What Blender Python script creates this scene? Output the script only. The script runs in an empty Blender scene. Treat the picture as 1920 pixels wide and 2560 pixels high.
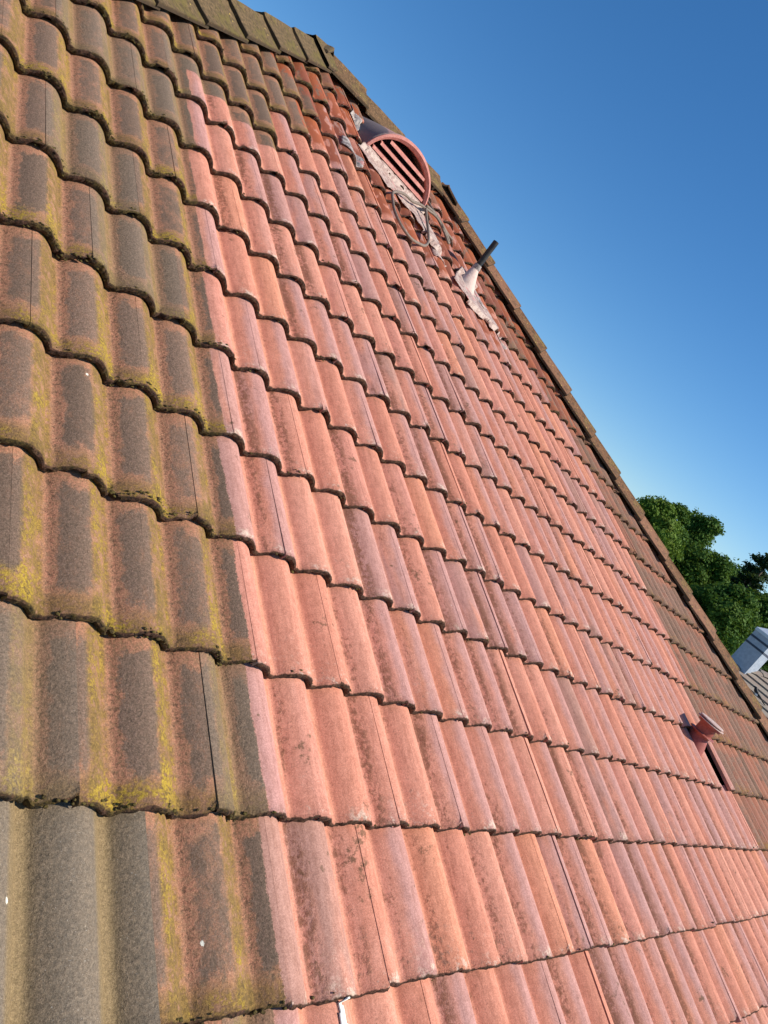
import bpy, bmesh, math, random
import numpy as np
from mathutils import Vector, Matrix, noise
random.seed(7)
sc = bpy.context.scene
COL = sc.collection

# ------------------------------------------------------------------ camera
TH = math.radians(27)                       # roof pitch
MROOF = Matrix.Rotation(TH, 4, 'X')         # local roof frame (x along courses, y up the slope, z out of it)
RC = ((0.597713, -0.182353, 0.780696), (0.333478, -0.828997, -0.448951), (0.729062, 0.528689, -0.434691))
cam_d = bpy.data.cameras.new('camera'); cam = bpy.data.objects.new('camera', cam_d); COL.objects.link(cam)
cm = Matrix((( RC[0][0], -RC[1][0], -RC[2][0], -1.30911),
             ( RC[0][1], -RC[1][1], -RC[2][1], -0.37052),
             ( RC[0][2], -RC[1][2], -RC[2][2], 1.21190), (0, 0, 0, 1)))
cam.matrix_world = MROOF @ cm
cam_d.sensor_fit = 'HORIZONTAL'; cam_d.sensor_width = 36; cam_d.lens = 36 * 1940.54 / 1920
cam_d.clip_start = 0.05; cam_d.clip_end = 3000
sc.camera = cam

# ------------------------------------------------------------------ sky and sun
SUN_EL, SUN_AZ = math.radians(42), math.radians(-50)      # azimuth counter-clockwise from +X
world = bpy.data.worlds.new('World'); sc.world = world; world.use_nodes = True
nt = world.node_tree; nt.nodes.clear()
sky = nt.nodes.new('ShaderNodeTexSky'); sky.sky_type = 'NISHITA'; sky.sun_disc = False
sky.sun_elevation = SUN_EL; sky.sun_rotation = math.pi / 2 - SUN_AZ
sky.air_density = 0.95; sky.dust_density = 0.12; sky.ozone_density = 5.0; sky.altitude = 50
bg = nt.nodes.new('ShaderNodeBackground'); bg.inputs[1].default_value = 0.098
wo = nt.nodes.new('ShaderNodeOutputWorld')
hs = nt.nodes.new('ShaderNodeHueSaturation'); hs.inputs['Saturation'].default_value = 1.22; hs.inputs['Value'].default_value = 1.06
nt.links.new(sky.outputs[0], hs.inputs['Color']); nt.links.new(hs.outputs[0], bg.inputs[0]); nt.links.new(bg.outputs[0], wo.inputs[0])
sd = bpy.data.lights.new('sun', 'SUN'); sd.energy = 4.9; sd.angle = math.radians(0.53); sd.color = (1.0, 0.92, 0.79)
sun = bpy.data.objects.new('sun', sd); COL.objects.link(sun)
sdir = Vector((math.cos(SUN_EL) * math.cos(SUN_AZ), math.cos(SUN_EL) * math.sin(SUN_AZ), math.sin(SUN_EL)))
sun.rotation_euler = sdir.to_track_quat('Z', 'Y').to_euler(); sun.location = sdir * 60
sc.view_settings.view_transform = 'Standard'; sc.view_settings.look = 'None'
sc.view_settings.exposure = 0.40; sc.view_settings.gamma = 1

# ------------------------------------------------------------------ node helpers
class NB:
    def __init__(s, name):
        s.m = bpy.data.materials.new(name); s.m.use_nodes = True
        s.t = s.m.node_tree; s.t.nodes.clear()
        s.out = s.t.nodes.new('ShaderNodeOutputMaterial')
        s.b = s.t.nodes.new('ShaderNodeBsdfPrincipled'); s.t.links.new(s.b.outputs[0], s.out.inputs[0])
        s.b.inputs['Roughness'].default_value = 0.85
        s.b.inputs['Specular IOR Level'].default_value = 0.3
    def put(s, inp, v):
        if isinstance(v, bpy.types.NodeSocket): s.t.links.new(v, inp)
        elif isinstance(v, (tuple, list)) and len(v) == 3 and inp.type == 'RGBA': inp.default_value = (*v, 1)
        else: inp.default_value = v
    def M(s, op, a, b=0.0, c=None, clamp=False):
        n = s.t.nodes.new('ShaderNodeMath'); n.operation = op; n.use_clamp = clamp
        s.put(n.inputs[0], a); s.put(n.inputs[1], b)
        if c is not None: s.put(n.inputs[2], c)
        return n.outputs[0]
    def mul(s, a, b): return s.M('MULTIPLY', a, b)
    def add(s, a, b): return s.M('ADD', a, b)
    def sub(s, a, b): return s.M('SUBTRACT', a, b)
    def inv(s, a): return s.M('SUBTRACT', 1.0, a)
    def step(s, x, lo, hi):
        n = s.t.nodes.new('ShaderNodeMapRange'); n.interpolation_type = 'SMOOTHSTEP'
        s.put(n.inputs[0], x); n.inputs[1].default_value = lo; n.inputs[2].default_value = hi
        return n.outputs[0]
    def win(s, x, a, b, c, d): return s.mul(s.step(x, a, b), s.inv(s.step(x, c, d)))
    def mix(s, f, a, b, mode='MIX'):
        n = s.t.nodes.new('ShaderNodeMix'); n.data_type = 'RGBA'; n.blend_type = mode
        s.put(n.inputs[0], f); s.put(n.inputs[6], a); s.put(n.inputs[7], b); return n.outputs[2]
    def noise(s, vec, sc_, det=4, rough=0.6, dist=0.0, col=False):
        n = s.t.nodes.new('ShaderNodeTexNoise'); n.inputs['Scale'].default_value = sc_
        n.inputs['Detail'].default_value = det; n.inputs['Roughness'].default_value = rough; n.inputs['Distortion'].default_value = dist
        if vec is not None: s.put(n.inputs[0], vec)
        return n.outputs[1 if col else 0]
    def voro(s, vec, sc_, feat='F1', out=0, rnd=1.0):
        n = s.t.nodes.new('ShaderNodeTexVoronoi'); n.feature = feat; n.inputs['Scale'].default_value = sc_
        n.inputs['Randomness'].default_value = rnd
        s.put(n.inputs[0], vec); return n.outputs[out]
    def white(s, vec, out=0):
        n = s.t.nodes.new('ShaderNodeTexWhiteNoise'); n.noise_dimensions = '3D'; s.put(n.inputs[0], vec); return n.outputs[out]
    def uv(s, name):
        n = s.t.nodes.new('ShaderNodeUVMap'); n.uv_map = name; return n.outputs[0]
    def obj(s):
        return s.t.nodes.new('ShaderNodeTexCoord').outputs['Object']
    def sep(s, v):
        n = s.t.nodes.new('ShaderNodeSeparateXYZ'); s.put(n.inputs[0], v); return n.outputs
    def comb(s, x, y, z=0.0):
        n = s.t.nodes.new('ShaderNodeCombineXYZ'); s.put(n.inputs[0], x); s.put(n.inputs[1], y); s.put(n.inputs[2], z); return n.outputs[0]
    def vmul(s, v, k):
        n = s.t.nodes.new('ShaderNodeVectorMath'); n.operation = 'MULTIPLY'; s.put(n.inputs[0], v); n.inputs[1].default_value = k; return n.outputs[0]
    def attr(s, name, out='Fac'):
        n = s.t.nodes.new('ShaderNodeAttribute'); n.attribute_name = name; return n.outputs[out]
    def ramp(s, f, stops, mode='LINEAR'):
        n = s.t.nodes.new('ShaderNodeValToRGB'); n.color_ramp.interpolation = mode
        e = n.color_ramp.elements
        while len(e) < len(stops): e.new(0.5)
        for q, (p, c) in zip(e, stops): q.position = p; q.color = (*c, 1)
        s.put(n.inputs[0], f); return n.outputs[0]
    def bump(s, h, dist=0.002, strength=1.0, nrm=None):
        n = s.t.nodes.new('ShaderNodeBump'); n.inputs['Distance'].default_value = dist; n.inputs['Strength'].default_value = strength
        s.put(n.inputs['Height'], h)
        if nrm is not None: s.put(n.inputs['Normal'], nrm)
        return n.outputs[0]
    def fin(s, col=None, rough=None, nrm=None):
        if col is not None: s.put(s.b.inputs['Base Color'], col)
        if rough is not None: s.put(s.b.inputs['Roughness'], rough)
        if nrm is not None: s.put(s.b.inputs['Normal'], nrm)
        return s.m

# ------------------------------------------------------------------ object helpers
def tag(o, label=None, cat=None, group=None, kind=None):
    if label: o['label'] = label
    if cat: o['category'] = cat
    if group: o['group'] = group
    if kind: o['kind'] = kind
    return o
WM = {}
def empty(name, loc=(0, 0, 0), **k):
    o = bpy.data.objects.new(name, None); o.location = loc; o.empty_display_size = .2; COL.objects.link(o)
    WM[o] = Matrix.Translation(loc); return tag(o, **k)
def place(o, parent=None, mw=None):
    """link o with the given world matrix, under its parent"""
    COL.objects.link(o); mw = (mw or Matrix()).copy(); WM[o] = mw
    if parent is not None:
        o.parent = parent; o.matrix_parent_inverse = Matrix(); o.matrix_basis = WM[parent].inverted() @ mw
    else: o.matrix_basis = mw
    return o
def mesh(name, vs, fs, mat, parent=None, mw=None, smooth=False):
    me = bpy.data.meshes.new(name); me.from_pydata([tuple(v) for v in vs], [], fs)
    me.materials.append(mat)
    if smooth: me.polygons.foreach_set('use_smooth', [True] * len(me.polygons))
    me.update()
    return place(bpy.data.objects.new(name, me), parent, mw)
class MB:
    def __init__(s): s.v = []; s.f = []
    def quads(s, vs, fs):
        o = len(s.v); s.v += [tuple(v) for v in vs]; s.f += [tuple(o + i for i in f) for f in fs]; return s
    def box(s, c, size, mat=None):
        x, y, z = (k / 2 for k in size); m = mat or Matrix()
        p = [m @ Vector((c[0] + a * x, c[1] + b * y, c[2] + d * z)) for a in (-1, 1) for b in (-1, 1) for d in (-1, 1)]
        return s.quads(p, [(0, 1, 3, 2), (4, 6, 7, 5), (0, 4, 5, 1), (2, 3, 7, 6), (0, 2, 6, 4), (1, 5, 7, 3)])
    def tube(s, pts, rad, n=10, cap=True):
        pts = [Vector(p) for p in pts]; R = rad if isinstance(rad, (list, tuple)) else [rad] * len(pts)
        rings = []; up = None
        for i, p in enumerate(pts):
            d = (pts[min(i + 1, len(pts) - 1)] - pts[max(i - 1, 0)]).normalized()
            if up is None: up = Vector((0, 0, 1)) if abs(d.z) < .9 else Vector((1, 0, 0))
            a = d.cross(up).normalized(); b = d.cross(a).normalized(); up = -b if False else b.cross(d) * 0 + (a.cross(d)).normalized()
            rings.append([p + (a * math.cos(t) + b * math.sin(t)) * R[i] for t in [2 * math.pi * k / n for k in range(n)]])
        o = len(s.v)
        for r in rings: s.v += [tuple(q) for q in r]
        for i in range(len(rings) - 1):
            for k in range(n):
                s.f.append((o + i * n + k, o + i * n + (k + 1) % n, o + (i + 1) * n + (k + 1) % n, o + (i + 1) * n + k))
        if cap: s.f.append(tuple(o + k for k in range(n))[::-1]); s.f.append(tuple(o + (len(rings) - 1) * n + k for k in range(n)))
        return s
    def lathe(s, prof, n=32, mat=None):
        m = mat or Matrix(); o = len(s.v)
        for r, z in prof:
            for k in range(n):
                t = 2 * math.pi * k / n; s.v.append(tuple(m @ Vector((r * math.cos(t), r * math.sin(t), z))))
        for i in range(len(prof) - 1):
            for k in range(n):
                s.f.append((o + i * n + k, o + i * n + (k + 1) % n, o + (i + 1) * n + (k + 1) % n, o + (i + 1) * n + k))
        return s
    def build(s, name, mat, parent=None, mw=None, smooth=False):
        return mesh(name, s.v, s.f, mat, parent, mw, smooth)

# ------------------------------------------------------------------ materials
PU, G = 0.15, 0.33645          # roll pitch, course gauge
def tile_material():
    b = NB('roof_tile_concrete'); P = b.obj(); uvn = b.sep(b.uv('grid')); U, V = uvn[0], uvn[1]
    nose = b.attr('nose'); soil = b.attr('soil'); zone = b.attr('zone', 'Color'); zc = b.t.nodes.new('ShaderNodeSeparateColor'); b.put(zc.inputs[0], zone)
    wet, yel, grey = zc.outputs[0], zc.outputs[1], zc.outputs[2]
    wob = b.noise(P, 9, 3); wob2 = b.noise(P, 34, 4)
    Uw = b.add(U, b.mul(b.sub(wob, .5), .14))
    a = b.M('FRACT', U); fv = b.M('FRACT', V); ci = b.M('FLOOR', V)
    # one cast colour for each roll, streaked along its length
    cell = b.M('FLOOR', b.add(Uw, 0.0))
    r1 = b.white(b.comb(cell, ci, 3.0)); r2 = b.white(b.comb(cell, ci, 9.0)); r3 = b.white(b.comb(cell, ci, 17.0))
    base = b.ramp(r1, [(0, (.60, .275, .185)), (.24, (.65, .325, .228)), (.46, (.62, .295, .203)), (.64, (.49, .285, .238)),
                       (.73, (.60, .290, .212)), (.84, (.44, .262, .205)), (.91, (.65, .305, .190))], 'CONSTANT')
    base2 = b.ramp(r3, [(0, (.63, .300, .200)), (.35, (.63, .315, .222)), (.78, (.51, .278, .218))], 'CONSTANT')
    lw = b.noise(b.vmul(P, (9, 2.2, 9)), 1.0, 3)
    base = b.mix(b.step(b.add(lw, b.mul(b.sub(r2, .5), .22)), .50, .66), base, base2)
    flank = b.add(b.step(a, .86, .97), b.win(a, -.1, 0.0, .10, .17))
    base = b.mix(b.mul(flank, .75), base, b.mix(b.mul(r3, 1.0), (.66, .330, .215), (.60, .290, .210)))
    mv = b.mul(b.win(b.add(a, b.mul(b.sub(wob, .5), .3)), .30, .48, .74, .92), b.mul(b.step(r2, .45, .6), .75))
    base = b.mix(mv, base, (.46, .285, .260))
    # pale lime bloom low on the tiles and brown dirt along the foot of each roll
    sp = b.noise(P, 210, 5, .75); sp2 = b.noise(P, 70, 5, .7); big = b.noise(P, 3.4, 4)
    bloom = b.mul(b.step(b.add(sp2, b.mul(b.sub(big, .5), .5)), .56, .72), b.win(fv, -.2, -.1, .12, .45))
    base = b.mix(b.mul(bloom, .55), base, (.66, .46, .36))
    lip = b.mul(b.mul(b.win(fv, -1, -.5, .035, .11), b.win(a, .25, .4, .9, 1.0)), b.step(b.add(b.mul(sp2, .6), b.mul(b.noise(P, 10, 3), .4)), .50, .60))
    base = b.mix(b.mul(lip, .75), base, (.76, .66, .52))
    pale_specks = b.mul(b.step(sp, .60, .72), b.step(b.noise(P, 11, 3), .52, .66))  # scattered pale specks
    base = b.mix(b.mul(pale_specks, .55), base, (.72, .55, .45))
    dirtline = b.win(a, .09, .14, .24, .40)
    dn = b.step(b.add(b.mul(sp2, .75), b.add(b.mul(b.noise(b.vmul(P, (20, 5, 20)), 1, 4), .6), b.mul(b.sub(r3, .5), .28))), .68, .86)
    base = b.mix(b.mul(b.mul(dirtline, dn), .8), base, (.235, .115, .065))
    blot = b.mul(b.step(b.add(b.noise(P, 6.5, 5, .7), b.mul(sp2, .22)), .735, .80), b.step(sp2, .44, .55))
    base = b.mix(b.mul(blot, b.mul(b.step(a, .12, .3), .75)), base, (.105, .075, .035))
    grain = b.add(b.mul(b.noise(P, 620, 3, .75), .55), b.mul(b.noise(P, 230, 4, .8), .45))
    mid = b.noise(P, 48, 5, .72)
    base = b.mix(1.0, base, b.mix(b.step(b.add(b.mul(mid, .45), b.mul(b.noise(b.vmul(P, (75, 9, 75)), 1, 4, .7), .55)), .34, .62), (.82, .77, .74), (1.12, 1.12, 1.12)), 'MULTIPLY')
    base = b.mix(1.0, base, b.mix(b.step(grain, .34, .66), (.66, .61, .58), (1.26, 1.26, 1.26)), 'MULTIPLY')
    base = b.mix(b.mul(b.step(b.noise(P, 330, 3, .8), .63, .69), b.mul(b.step(b.noise(P, 14, 3), .42, .6), .7)), base, (.26, .12, .075))
    base = b.mix(1.0, base, (.965, .885, .900), 'MULTIPLY')
    # --- weathered, uncleaned surface
    n1 = b.noise(P, 130, 5, .75); n2 = b.noise(P, 26, 4, .65)
    nf = b.add(b.mul(b.noise(P, 330, 4, .8), .6), b.mul(n1, .4))
    wsp = b.mul(b.sub(b.noise(P, 19, 5, .75), .5), 1.1)
    core = b.mul(b.win(b.add(a, b.mul(wsp, .3)), .17, .28, .60, .70), b.win(b.add(fv, b.mul(wsp, .35)), .10, .22, .86, .97))
    ol = b.mix(r2, (.24, .140, .080), (.34, .190, .115)); og = b.mix(b.step(nf, .38, .64), b.mix(r3, (.088, .066, .048), (.13, .092, .066)), b.mix(r3, (.19, .138, .102), (.27, .185, .138)))
    dirty = b.mix(b.mul(b.step(b.add(b.mul(core, b.add(.62, b.mul(r1, .38))), b.add(b.mul(b.sub(nf, .5), 1.5), b.mul(b.sub(b.noise(b.vmul(P, (34, 20, 34)), 1, 5, .75), .5), 1.5))), .22, .82), .88), b.mix(b.step(n1, .35, .65), ol, (.43, .20, .125)), og)
    olive = b.add(b.win(a, .58, .70, 1.2, 2), b.add(b.mul(b.win(a, -1, -.5, .04, .13), .95), b.mul(b.win(fv, -1, -.5, .06, .20), .8)))
    olive = b.M('MINIMUM', b.mul(b.mul(olive, b.step(b.add(n1, b.mul(b.sub(n2, .5), .8)), .30, .56)), 1.0), 1.0)
    dirty = b.mix(b.mul(olive, .90), dirty, b.mix(b.step(n1, .3, .7), (.085, .058, .016), (.25, .165, .042)))
    ymask = b.mul(b.step(b.add(b.noise(P, 6.0, 5, .65), b.mul(olive, .14)), .59, .73), b.step(n1, .40, .62))
    ymask = b.mul(ymask, b.add(b.mul(olive, .85), b.mul(b.win(fv, -1, -.5, .15, .34), .7)))
    dirty = b.mix(b.M('MULTIPLY', ymask, yel, clamp=True), dirty, b.mix(n2, (.28, .185, .028), (.46, .325, .035)))
    drop = b.mul(b.win(a, .07, .12, .19, .26), b.step(b.noise(P, 90, 4, .8), .53, .6))
    dirty = b.mix(b.mul(drop, .6), dirty, (.07, .045, .028))
    plain = b.mix(b.step(n1, .3, .7), b.mix(r1, (.185, .108, .072), (.28, .150, .105)), b.mix(r2, (.22, .130, .088), (.32, .185, .135)))
    plain = b.mix(b.mul(b.step(b.add(n2, b.mul(r1, .3)), .60, .78), .5), plain, (.36, .125, .072))
    plain = b.mix(b.M('MULTIPLY', b.mul(b.win(fv, -1, -.5, .06, .26), b.step(b.add(n1, b.mul(n2, .6)), .76, .98)), b.add(yel, .25), clamp=True), plain, (.30, .19, .035))
    plain = b.mix(b.mul(b.mul(b.win(fv, .74, .90, 2, 3), b.step(r2, .3, .5)), .7), plain, (.42, .165, .10))
    plain = b.mix(b.mul(b.step(b.noise(b.vmul(P, (22, 7, 22)), 1, 4, .7), .52, .66), .55), plain, (.105, .070, .045))
    greyc = b.mix(b.step(n1, .3, .72), (.125, .098, .066), (.27, .200, .130))
    greyc = b.mix(b.mul(b.win(a, .2, .5, .8, 1.0), .5), greyc, (.165, .140, .115))
    greyc = b.mix(b.step(b.noise(P, 300, 3, .8), .66, .72), greyc, (.48, .46, .42))
    side = b.attr('side')                # 0 = lichen side (left), 1 = brown side
    dirty = b.mix(side, dirty, plain)
    greyc = b.mix(b.mul(b.add(b.win(a, .80, .9, 2, 3), b.win(a, -1, -.5, .1, .25)), .6), greyc, (.24, .17, .075))
    dirty = b.mix(grey, dirty, greyc)
    dirty = b.mix(1.0, dirty, b.mix(b.step(grain, .34, .66), (.55, .52, .50), (1.48, 1.46, 1.43)), 'MULTIPLY')
    # cleaned / uncleaned: hard washed edge
    edge = b.add(b.add(b.add(U, b.mul(b.sub(b.white(b.comb(ci, 5.0, 2.0)), .5), -.10)), b.mul(b.sub(b.noise(P, 12, 2), .5), .10)), b.mul(b.sub(b.noise(P, 240, 3), .5), .09))
    left_dirty = b.inv(b.step(b.add(edge, b.mul(b.step(V, 2.0, 4.0), .12)), -.588, -.568))
    soil2 = b.step(b.add(soil, b.mul(b.sub(b.noise(P, 45, 4), .5), .5)), .42, .58)
    s_all = b.M('MAXIMUM', left_dirty, soil2)
    colr = b.mix(s_all, base, dirty)
    # tiles still soaked from washing: deeper colour, torn drying edge
    wm = b.mul(wet, b.step(b.noise(b.vmul(P, (26, 9, 26)), 1, 2, .5), .40, .46))
    colr = b.mix(wm, colr, b.mix(r1, (.44, .125, .050), (.26, .085, .048)))
    # droppings
    dr = b.voro(b.vmul(P, (1.5, 1, 1)), 5.5); drc = b.sep(b.voro(b.vmul(P, (1.5, 1, 1)), 5.5, 'F1', 1)); drm = b.mul(b.inv(b.step(b.add(dr, b.mul(sp, .05)), .046, .056)), b.step(drc[0], .62, .63)); colr = b.mix(drm, colr, (.80, .78, .66))
    # front edges: rough, crusted with moss
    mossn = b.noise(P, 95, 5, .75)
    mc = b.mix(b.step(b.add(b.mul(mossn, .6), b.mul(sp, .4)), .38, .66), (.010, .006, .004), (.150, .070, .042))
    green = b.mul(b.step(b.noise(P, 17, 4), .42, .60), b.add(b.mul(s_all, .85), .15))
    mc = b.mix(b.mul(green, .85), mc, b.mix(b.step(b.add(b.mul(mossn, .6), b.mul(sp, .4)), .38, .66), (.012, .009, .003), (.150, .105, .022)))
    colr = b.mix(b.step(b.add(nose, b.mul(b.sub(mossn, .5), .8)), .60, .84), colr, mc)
    h = b.add(b.mul(grain, .30), b.add(b.mul(b.mul(n1, s_all), 1.1), b.mul(sp, .25)))
    h = b.add(h, b.mul(b.mul(nose, b.add(mossn, b.mul(b.noise(P, 260, 4, .8), .5))), 4.5))
    h = b.add(h, b.mul(b.mul(b.mul(dirtline, dn), sp), .8))
    rough = b.sub(.88, b.mul(wm, .35))
    return b.fin(colr, rough, b.bump(h, .0022, .9))
M_TILE = tile_material()

def hip_material():
    b = NB('hip_tile_mossy'); P = b.obj(); rnd = b.attr('rnd'); sidev = b.attr('side')
    n1 = b.noise(P, 60, 5, .7); n2 = b.noise(P, 9, 4, .6); n3 = b.noise(P, 300, 3, .7)
    c = b.mix(b.step(n1, .3, .7), (.070, .048, .022), (.175, .115, .056))
    c = b.mix(b.mul(b.mul(b.step(n2, .47, .66), .8), b.inv(sidev)), c, b.mix(n1, (.095, .078, .018), (.19, .145, .036)))
    br = b.mix(b.step(n1, .3, .7), (.085, .043, .020), (.225, .105, .048))
    br = b.mix(b.step(b.add(n2, b.mul(b.sub(n1, .5), .4)), .54, .64), br, (.20, .125, .04))
    c = b.mix(sidev, c, br)
    c = b.mix(b.mul(b.step(b.add(rnd, b.mul(n2, .3)), .7, 1.0), .5), c, (.30, .14, .085))
    c = b.mix(b.inv(b.step(b.voro(P, 16), .06, .08)), c, (.58, .42, .10))
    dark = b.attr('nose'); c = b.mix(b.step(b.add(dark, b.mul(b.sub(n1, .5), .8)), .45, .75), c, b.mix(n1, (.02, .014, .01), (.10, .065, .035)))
    c = b.mix(.8, c, b.mix(n3, (.65, .65, .65), (1.35, 1.35, 1.35)), 'MULTIPLY')
    c = b.mix(b.mul(b.step(b.noise(P, 13, 5, .75), .50, .66), .62), c, (.050, .034, .018))
    c = b.mix(b.mul(b.step(b.noise(P, 31, 5, .75), .56, .66), .5), c, (.34, .20, .10))
    return b.fin(c, .92, b.bump(b.add(n1, b.mul(n3, .3)), .0035, 1.0))
M_HIP = hip_material()

def simple(name, c1, c2, scale=40, rough=.8, bump=.001, metal=0, det=4):
    b = NB(name); P = b.obj(); n = b.noise(P, scale, det, .65)
    b.b.inputs['Metallic'].default_value = metal
    return b.fin(b.mix(b.step(n, .3, .7), c1, c2), rough, b.bump(n, bump, .8))
M_FELT = simple('roofing_felt', (.012, .011, .010), (.022, .02, .018), 30)
M_GAPDARK = simple('dark_gap_blocker', (.025, .018, .014), (.07, .045, .03), 70, .95, .004)  # near-black tone stands for shade in the gaps under hip tiles
M_WALL = simple('rendered_wall', (.42, .36, .29), (.52, .46, .38), 8)
M_FASCIA = simple('painted_timber', (.6, .6, .58), (.68, .68, .66), 20, .5)
M_GUTTER = simple('gutter_plastic', (.02, .02, .02), (.035, .035, .035), 20, .4)
M_GRASS = simple('lawn', (.035, .065, .015), (.075, .11, .03), 1.3, .95, .02)
M_PIPE = simple('black_pipe', (.016, .015, .014), (.04, .035, .03), 25, .42)
M_CABLE = simple('grey_cable', (.15, .115, .09), (.25, .195, .155), 120, .6)

def lead_material(name, tint=(.80, .66, .60), dark=(.42, .38, .38), amt=.5):
    b = NB(name); P = b.obj(); n = b.noise(P, 22, 5, .7); n2 = b.noise(P, 90, 4, .7)
    c = b.mix(b.step(b.add(n, b.mul(b.sub(n2, .5), .4)), .62 - .2 * amt, .74 - .2 * amt), tint, dark)
    c = b.mix(b.step(b.noise(P, 9, 3), .6, .66), c, (.50, .24, .22))
    return b.fin(c, .6, b.bump(b.add(n, b.mul(n2, .3)), .004, .9))
M_LEAD = lead_material('lead_flashing', (.48, .37, .32), (.31, .20, .175), .85)
M_LEADGREY = lead_material('lead_grey', (.42, .36, .33), (.18, .15, .14), .8)

def vent_paint(name, c1, c2, patch=None):
    b = NB(name); P = b.obj(); n = b.noise(P, 30, 5, .7); n2 = b.noise(P, 110, 4, .7)
    c = b.mix(b.step(n, .35, .68), c1, c2)
    c = b.mix(b.step(b.add(n2, b.mul(b.sub(n, .5), .5)), .66, .72), c, (.62, .40, .36))
    if patch:
        s = b.sep(P); q = b.add(b.mul(s[0], 3.0), b.add(b.mul(s[1], patch[2]), b.mul(b.noise(b.vmul(P, (30, 4, 30)), 1, 3, .6), .55)))
        c = b.mix(b.inv(b.step(q, patch[0], patch[1])), c, b.mix(n2, (.135, .105, .105), (.22, .17, .17)))
    return b.fin(c, .75, b.bump(b.add(n, b.mul(n2, .5)), .0012, .7))
M_VENT = vent_paint('vent_pink_paint', (.44, .16, .13), (.58, .25, .21))
M_SLAT = vent_paint('vent_slat_paint', (.46, .17, .14), (.60, .27, .22))
M_HOOD = vent_paint('vent_hood_paint', (.36, .20, .18), (.45, .26, .235), (-.50, -.40, -1.6))
M_VENTSHADE = simple('vent_gap_shade', (.012, .004, .003), (.02, .006, .005), 20)  # near-black: shade inside the louvres put into the colour
M_RED = simple('red_pipe_plastic', (.25, .060, .043), (.36, .10, .075), 30, .5)
M_REDPALE = simple('red_pipe_faded', (.42, .28, .25), (.55, .42, .37), 60, .8)

# ------------------------------------------------------------------ pantile field
KL, BL = 1.075, 3.583          # left hip:  y = KL x + BL      (true hip lines of the slope)
KR, BR = -1.105, 7.58; YR = 4.765         # right hip: y = KR x + BR
def prof(a, H=.0375):
    t = np.clip((a - .13) / .87, 0, 1) ** 1.12
    return H * np.power(np.sin(np.pi * t).clip(0), .82)
def n1d(i, j, k):
    return (math.sin(i * 127.1 + j * 311.7 + k * 74.7) * 43758.5453) % 1.0
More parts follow.
